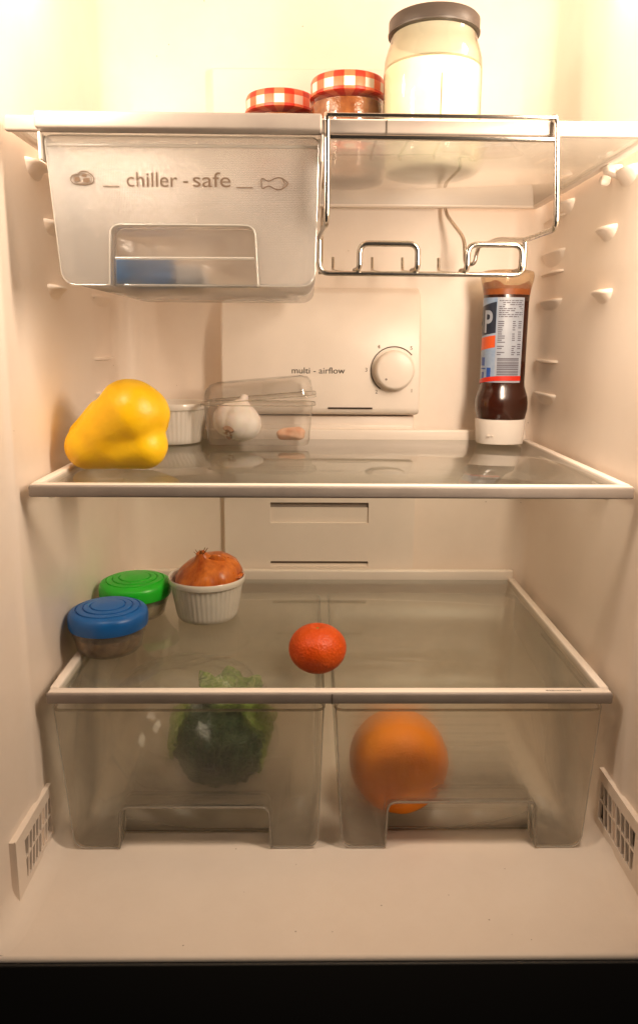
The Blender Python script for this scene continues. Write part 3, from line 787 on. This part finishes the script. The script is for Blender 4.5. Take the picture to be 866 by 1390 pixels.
# sauce bottle, standing on its cap
SXc, SYc = .1972, .2635
sb = thing('sauce_bottle', 'upside-down squeeze bottle of brown sauce with a label, on its white cap', 'bottle', (SXc, SYc, ZM))
def oval(a, b, z, n=56, p=2.3): 
    out = []
    for q in range(n):
        t = 2*PI*q/n; c_, s_ = math.cos(t), math.sin(t)
        out.append((SXc+a*math.copysign(abs(c_)**(2/p), c_), SYc+b*math.copysign(abs(s_)**(2/p), s_), ZM+z))
    return out
def obj_loft(name, mat, spec, capb=True, capt=True):
    m = MB(); rings = [oval(*s) for s in spec]; n = len(rings[0]); b = len(m.v)
    loft(m, rings, cap=capb)
    if capt: m.f.append(tuple(b+i*len(rings)+len(rings)-1 for i in range(n)))
    return m.build(name, mat, sb)
obj_loft('cap', 'cap_white', [(.0245, .0205, 0), (.0258, .0215, .0008), (.0262, .0218, .004), (.0277, .0228, .0262), (.0274, .0225, .0277), (.0265, .0215, .0280)])
m = MB(); 
for q, wv in enumerate((.004, .003, .0045, .0025, .003)):
    x0 = SXc-.0190+q*.0046; m.box(x0, x0+wv*.8, SYc-.0212, SYc-.0195, ZM+.0098, ZM+.0104+.0003*(q % 2))
m.build('moulded_mark', 'white_plastic', sb)
BODY = [(.0262, .0215, .0282), (.0272, .0222, .031), (.0288, .0232, .039), (.0289, .0233, .046), (.0280, .0226, .053), (.0258, .0208, .060), (.0243, .0197, .0645), (.0240, .0195, .070), (.0240, .0195, .120), (.0242, .0196, .155), (.0246, .0198, .1630)]
obj_loft('sauce_body', 'sauce', BODY, True, True)
obj_loft('sauce_residue', 'sauce_film', [(.0247, .0199, .1632), (.0252, .0202, .1665), (.0256, .0205, .1690)], True, False)
obj_loft('empty_base', 'bottle_empty', [(.0257, .0206, .1692), (.0268, .0215, .174), (.0282, .0224, .1795), (.0286, .0226, .184), (.0276, .0218, .1875), (.0245, .0195, .1890), (.020, .016, .1880)], False, True)
# the film of sauce running up inside the empty end
m = MB(); n = 40; rows = []
for q in range(n):
    t = 2*PI*q/n; hh = .004+.004*max(0, math.sin(t*2+.6))+.003*max(0, math.sin(t*5))
    for f_, (a, b) in ((0, (.0253, .0203)), (1, (.0256+.0010*hh/.008, .0206+.0008*hh/.008))):
        rows.append((SXc+a*math.cos(t), SYc+b*math.sin(t), ZM+.1685+f_*hh))
m.quad_grid(rows, n, 2, closeu=True); m.build('sauce_smear', 'sauce_film', sb)
def body_at(phi, z, lift):
    # point on the body surface; phi = 0 faces the viewer, positive to the right
    for (a0, b0, z0_), (a1, b1, z1_) in zip(BODY, BODY[1:]):
        if z0_ <= z <= z1_: f_ = (z-z0_)/(z1_-z0_); a, b = a0+(a1-a0)*f_, b0+(b1-b0)*f_; break
    else: a, b = BODY[-1][:2]
    t = -PI/2+phi-math.radians(7); p = 2.3; c_, s_ = math.cos(t), math.sin(t)
    return (SXc+(a+lift)*math.copysign(abs(c_)**(2/p), c_), SYc+(b+lift)*math.copysign(abs(s_)**(2/p), s_), ZM+z)
def patch(m, p0, p1, zf0, zf1, lift, nu=10, nv=2):
    pts = []
    for i in range(nu):
        ph = math.radians(p0+(p1-p0)*i/(nu-1)); a = zf0(i/(nu-1)) if callable(zf0) else zf0; b = zf1(i/(nu-1)) if callable(zf1) else zf1
        for j in range(nv): pts.append(body_at(ph, a+(b-a)*j/(nv-1), lift))
    m.quad_grid(pts, nu, nv)
def label_part(name, mat, parent, *a): m = MB(); patch(m, *a); return m.build(name, mat, parent)
LB = label_part('label', 'label_white', sb, -24, 42, .0690, .1600, .0003)
label_part('label_side', 'label_pale_blue', sb, -126, -24, .0690, .1600, .0003)
label_part('badge', 'label_navy', LB, -122, -26, lambda t: .1165+.006*t, lambda t: .1480+.0075*t, .0006)
label_part('badge_band', 'label_orange', LB, -122, -26, lambda t: .1010+.006*t, lambda t: .1150+.005*t, .0006)
label_part('red_band', 'label_red', sb, -126, 42, lambda t: .0640+.007*math.sin(min(t*1.25, 1)*PI/2), lambda t: .0678+.0085*math.sin(min(t*1.25, 1)*PI/2), .0007, 22)
m = MB(); patch(m, -50, -36, .0730, .0850, .0006, 5); patch(m, -75, -62, .0715, .0800, .0006, 5); patch(m, -80, -55, .0830, .0845, .0006, 5); patch(m, -78, -60, .0870, .0960, .0006, 5); m.build('blue_print', 'label_blue', LB)
# letters of the badge: H and P, bent round the bottle
def bent_text(body, p0, z0_, dphi, hz, mat, lift):
    cu = bpy.data.curves.new('letters', 'FONT'); cu.body = body; cu.size = 1; cu.offset = .02
    ob = bpy.data.objects.new('letters', cu); COL.objects.link(ob); dg = bpy.context.evaluated_depsgraph_get(); dg.update()
    me = bpy.data.meshes.new_from_object(ob.evaluated_get(dg)); bpy.data.objects.remove(ob); bpy.data.curves.remove(cu)
    bm = bmesh.new(); bm.from_mesh(me)
    bmesh.ops.subdivide_edges(bm, edges=[e for e in bm.edges if e.calc_length() > .2], cuts=3)
    xs = [v.co.x for v in bm.verts]; x0, x1 = min(xs), max(xs); ys = [v.co.y for v in bm.verts]; y0_, y1_ = min(ys), max(ys)
    org = ORG[LB.name]
    for v in bm.verts:
        v.co = Vector(body_at(math.radians(p0+dphi*(v.co.x-x0)/(x1-x0)), z0_+hz*(v.co.y-y0_)/(y1_-y0_), lift))-org
    bm.to_mesh(me); bm.free(); me.name = 'badge_letter'; return mesh_obj('badge_letter', me, mat, LB)
bent_text('H', -118, .1205, 25, .0240, 'label_white', .0010)
bent_text('P', -66, .1225, 30, .0240, 'label_white', .0010)
# illegible small print, table and bar code on the back label
m = MB(); rnd = random.Random(3)
z = .1570
while z > .1385:
    ph = -19
    while ph < 37:
        L = rnd.uniform(3, 10)
        if rnd.random() < .86: patch(m, ph, min(ph+L, 38), z-.0010, z, .0006, 3)
        ph += L+1.6
    z -= .0021
z = .1350
while z > .0985:
    for a, b in ((-20, rnd.uniform(-12, 0)), (12, 20+rnd.uniform(-3, 2)), (26, 36)):
        if rnd.random() < .85: patch(m, a, b, z-.0010, z, .0006, 3)
    z -= .0022
m.build('small_print', 'label_ink', LB)
m = MB(); z = .0955
while z > .0745:
    h = rnd.choice((.0004, .0007, .0011)); patch(m, -18, 33, z-h, z, .0006, 6); z -= h+rnd.choice((.0004, .0006, .0009))
m.build('bar_code', 'label_ink', LB)

# ================================================================== things on the bottom shelf
ZL = .1660-.0015+.0002
def tub(x, y, rr, lidmat, food, label, hb, name='food_tub'):
    t = thing(name, label, 'tub', (x, y, ZL), 'small round tubs with coloured lids')
    m = MB(); m.lathe([(0, .0008), (rr*.74, .0008), (rr*.80, .003), (rr*.84, .010), (rr*.93, hb-.004), (rr*.96, hb+.002)], (x, y, ZL), 48); m.build('cup', 'tub_clear', t, solid=.0010)
    m = MB()
    def fr_(a, j, z): return 1+.02*math.sin(a*5+z*200)+.012*math.sin(a*11)
    m.lathe([(0, .002), (rr*.70, .0022), (rr*.78, .006), (rr*.84, hb*.62), (rr*.6, hb*.72), (0, hb*.70)], (x, y, ZL), 48, rib=fr_); m.build('food', food, t)
    z = hb
    prof = [(rr*.95, z-.001), (rr*.985, z-.0015), (rr, z), (rr*1.005, z+.007), (rr*.99, z+.0105), (rr*.95, z+.0128), (rr*.88, z+.0140)]
    for f_ in (.80, .62, .44):
        prof += [(rr*(f_+.022), z+.0150+(.8-f_)*.006), (rr*(f_+.010), z+.0140+(.8-f_)*.006), (rr*(f_-.010), z+.0140+(.8-f_)*.006), (rr*(f_-.022), z+.0155+(.8-f_)*.006)]
    prof += [(rr*.2, z+.0186), (0, z+.0188)]
    m = MB(); m.lathe(prof, (x, y, ZL), 72); m.build('lid', lidmat, t)
    return t
tub(-.2052, .0900, .0362, 'lid_blue', 'leftovers', 'round clear tub with a blue lid and brown leftovers, against the wall', .0255)
tub(-.2010, .1790, .0368, 'lid_green', 'pale_food', 'round clear tub with a bright green lid behind the blue one', .0235)
ramekin(-.1250, .1760, ZL, 'white ribbed ramekin holding the brown onion on the bottom shelf')
on = thing('onion', 'brown onion with flaky papery skin sitting in the white ramekin', 'onion', (-.1235, .1760, ZL+.0170))
m = MB(); op = [(0, -.0205), (.012, -.0200), (.024, -.0150), (.0325, -.0060), (.0352, .0020), (.0335, .0100), (.0285, .0165), (.0215, .0210), (.0145, .0240), (.0090, .0270), (.0060, .0305), (.0045, .0335), (0, .0340)]
m.lathe(op, (0, 0, 0), 96, rib=lambda a, q, z: 1+.012*math.sin(a*7+z*40)+.010*math.sin(a*13+1)+.02*math.sin(a*2+.5))
rot = Matrix.Rotation(math.radians(-13), 3, 'Y') @ Matrix.Rotation(math.radians(14), 3, 'X')
OC = Vector((-.1225, .1755, ZL+.0390)); m.v = [tuple(OC+rot @ Vector(v)) for v in m.v]; NK = OC+rot @ Vector((0, 0, .0325))
m.build('bulb', 'onion_skin', on)
def flake(m, base, d, up, wdt, L, curl):
    base, d, up = Vector(base), Vector(d).normalized(), Vector(up).normalized(); s = d.cross(up)
    pts = []; 
    for i in range(6):
        t = i/5; w_ = wdt*(1-.45*t**1.5)*(1+.2*math.sin(i*2.3))
        for j in (-1, 0, 1): pts.append(base+d*L*t+up*(curl*t*t)+s*w_*j*.5+up*(-.0010*abs(j)))
    m.quad_grid(pts, 6, 3)
m = MB(); rnd = random.Random(5)
for q in range(8):
    a = 2*PI*q/8+rnd.uniform(-.3, .3); flake(m, (NK.x+.0030*math.cos(a), NK.y+.0030*math.sin(a), NK.z-.002), (math.cos(a)*.5-.1, math.sin(a)*.5, rnd.uniform(.5, 1.0)), (math.cos(a)*.8, math.sin(a)*.8, .6), rnd.uniform(.007, .011), rnd.uniform(.004, .0075), rnd.uniform(-.002, .003))
m.build('dry_neck', 'onion_dry', on, solid=.0004)
m = MB(); flake(m, (-.1135, .1640, ZL+.0560), (.05, .1, 1), (.1, -.9, .2), .020, .0130, .0020); flake(m, (-.0945, .1640, ZL+.0480), (.75, -.2, .15), (.2, -.3, .9), .016, .009, -.001)
m.build('skin_flake', 'onion_skin', on, solid=.0004)
tg = thing('tangerine', 'small red-orange tangerine near the front edge of the bottom shelf', 'tangerine', (-.0108, .0415, ZL))
def fruit(c, rx, rz, dimple, n=64):
    m = MB(); prof = []
    for q in range(33):
        a = -PI/2+PI*q/32; rr = rx*math.cos(a); z = rz*math.sin(a)
        if q > 16: z -= dimple*math.exp(-(rr/(rx*.16))**2)
        prof.append((max(rr, 0) if 0 < q < 32 else 0, z))
    m.lathe(prof, c, n, rib=lambda a, j, z: 1+.008*math.sin(a*3+.5)+.005*math.sin(a*8+z*90)); return m
m = fruit((-.0108, .0415, ZL+.0208), .0252, .0212, .003); zmn = min(v[2] for v in m.v); m.v = [(x, y, z-zmn+ZL) for x, y, z in m.v]; m.build('peel', 'tangerine_peel', tg)
m = MB(); m.lathe([(.0022, 0), (.0018, .0012), (0, .0014)], (-.0108, .0415, ZL+.0386), 10); m.build('stem_scar', 'stalk_green', tg)

# ================================================================== in the drawers
ZD = FZ+.0015+.0020
og = thing('orange', 'big orange seen through the front of the right crisper drawer', 'orange', (.0650, .0580, ZD+.0015))
m = fruit((0, 0, 0), .0456, .0448, .002); rot = Matrix.Rotation(math.radians(70), 3, 'X') @ Matrix.Rotation(math.radians(20), 3, 'Y')
m.v = [tuple(rot @ Vector(v)) for v in m.v]; zmn = min(v[2] for v in m.v); m.v = [(x+.0650, y+.0580, z-zmn+ZD+.0015) for x, y, z in m.v]
m.build('peel', 'orange_peel', og)
cb = thing('cabbage', 'dark green crinkled cabbage with bright leaves in the left crisper drawer', 'cabbage', (-.088, .080, ZD+.002))
CC = Vector((-.1000, .0680, .0890))
def leaf(cdir, size_u, size_v, rad, mat, wob, seed, flare=0.0, name='leaf'):
    cdir = Vector(cdir).normalized(); u = cdir.cross(Vector((0, 0, 1)))
    if u.length < .2: u = Vector((1, 0, 0))
    u.normalize(); v = u.cross(cdir); pts = []; n = 22
    for i in range(n):
        for j in range(n):
            a, b = -1+2*i/(n-1), -1+2*j/(n-1)
            # a rounded-square leaf wrapped on a sphere
            s = math.sqrt(max(1-b*b/2, 0)), math.sqrt(max(1-a*a/2, 0)); A, B = a*s[0], b*s[1]; rr = math.hypot(A, B)
            d = (cdir+u*math.tan(min(A*size_u, 1.3))+v*math.tan(min(B*size_v, 1.3))).normalized()
            nz = noise.noise(Vector((d.x*5+seed, d.y*5, d.z*5)))*wob+noise.noise(Vector((d.x*14+seed, d.y*14, d.z*14)))*wob*.55
            rv = rad*.88+nz+flare*.45*rr**3*(1+.5*math.sin(6*math.atan2(B, A)+seed))-.0025*abs(A)*(1-rr)
            pts.append(CC+d*rv)
    m = MB(); m.quad_grid(pts, n, n); return m.build(name, mat, cb, solid=.0009)
def core_sdf(p): return np.linalg.norm((p-np.array(CC))/np.array([1, .95, 1.05]), axis=1)-.0400
star_blob(core_sdf, CC, 40, 24, .08).build('heart', 'leaf_pale', cb)
leaf((-.35, -1, -.05), .78, .80, .0500, 'leaf_dark', .0040, 1.2, .002)
leaf((.55, -.9, .05), .55, .75, .0515, 'leaf_dark', .0045, 4.1, .003)
leaf((-1, -.15, .35), .55, .75, .0525, 'leaf_bright', .0050, 2.7, .007)
leaf((.1, -.55, .95), .75, .45, .0500, 'leaf_dark', .0050, 6.6, .005)
leaf((.85, -.05, .75), .60, .55, .0530, 'leaf_bright', .0050, 8.2, .010)
leaf((.25, -.05, 1), .55, .60, .0565, 'leaf_bright', .0060, 3.9, .020)
leaf((1, -.1, -.1), .5, .7, .0515, 'leaf_bright', .0040, 5.3, .006)
leaf((.2, -.7, -.85), .7, .40, .0495, 'leaf_dark', .0040, 9.3, .004)
bgt = thing('plastic_bag', 'crumpled clear plastic bag around the cabbage in the left drawer', 'bag', (-.125, .085, ZD+.001))
m = MB(); n1, n2 = 46, 30
for i in range(n1):
    th_ = 2*PI*i/n1
    for j in range(n2):
        ph = PI*(j+.5)/n2; d = Vector((math.cos(th_)*math.sin(ph), math.sin(th_)*math.sin(ph), math.cos(ph)))
        cr = 1+.10*noise.noise(d*3.1+Vector((4, 1, 0)))+.06*(abs(noise.noise(d*7+Vector((1, 7, 2))))-.2)
        ex = .078 if d.x > 0 else .085
        p = Vector((-.128+d.x*ex*cr, .090+d.y*.070*cr, .0865+d.z*.0650*cr)); p.z = max(p.z, ZD+.0012); p.z = min(p.z, .1515); p.x = max(p.x, -.2150); m.v.append(tuple(p))
for i in range(n1):
    for j in range(n2-1): a, b = i*n2+j, ((i+1) % n1)*n2+j; m.f.append((a, b, b+1, a+1))
m.build('film', 'bag_film', bgt, smooth=False)
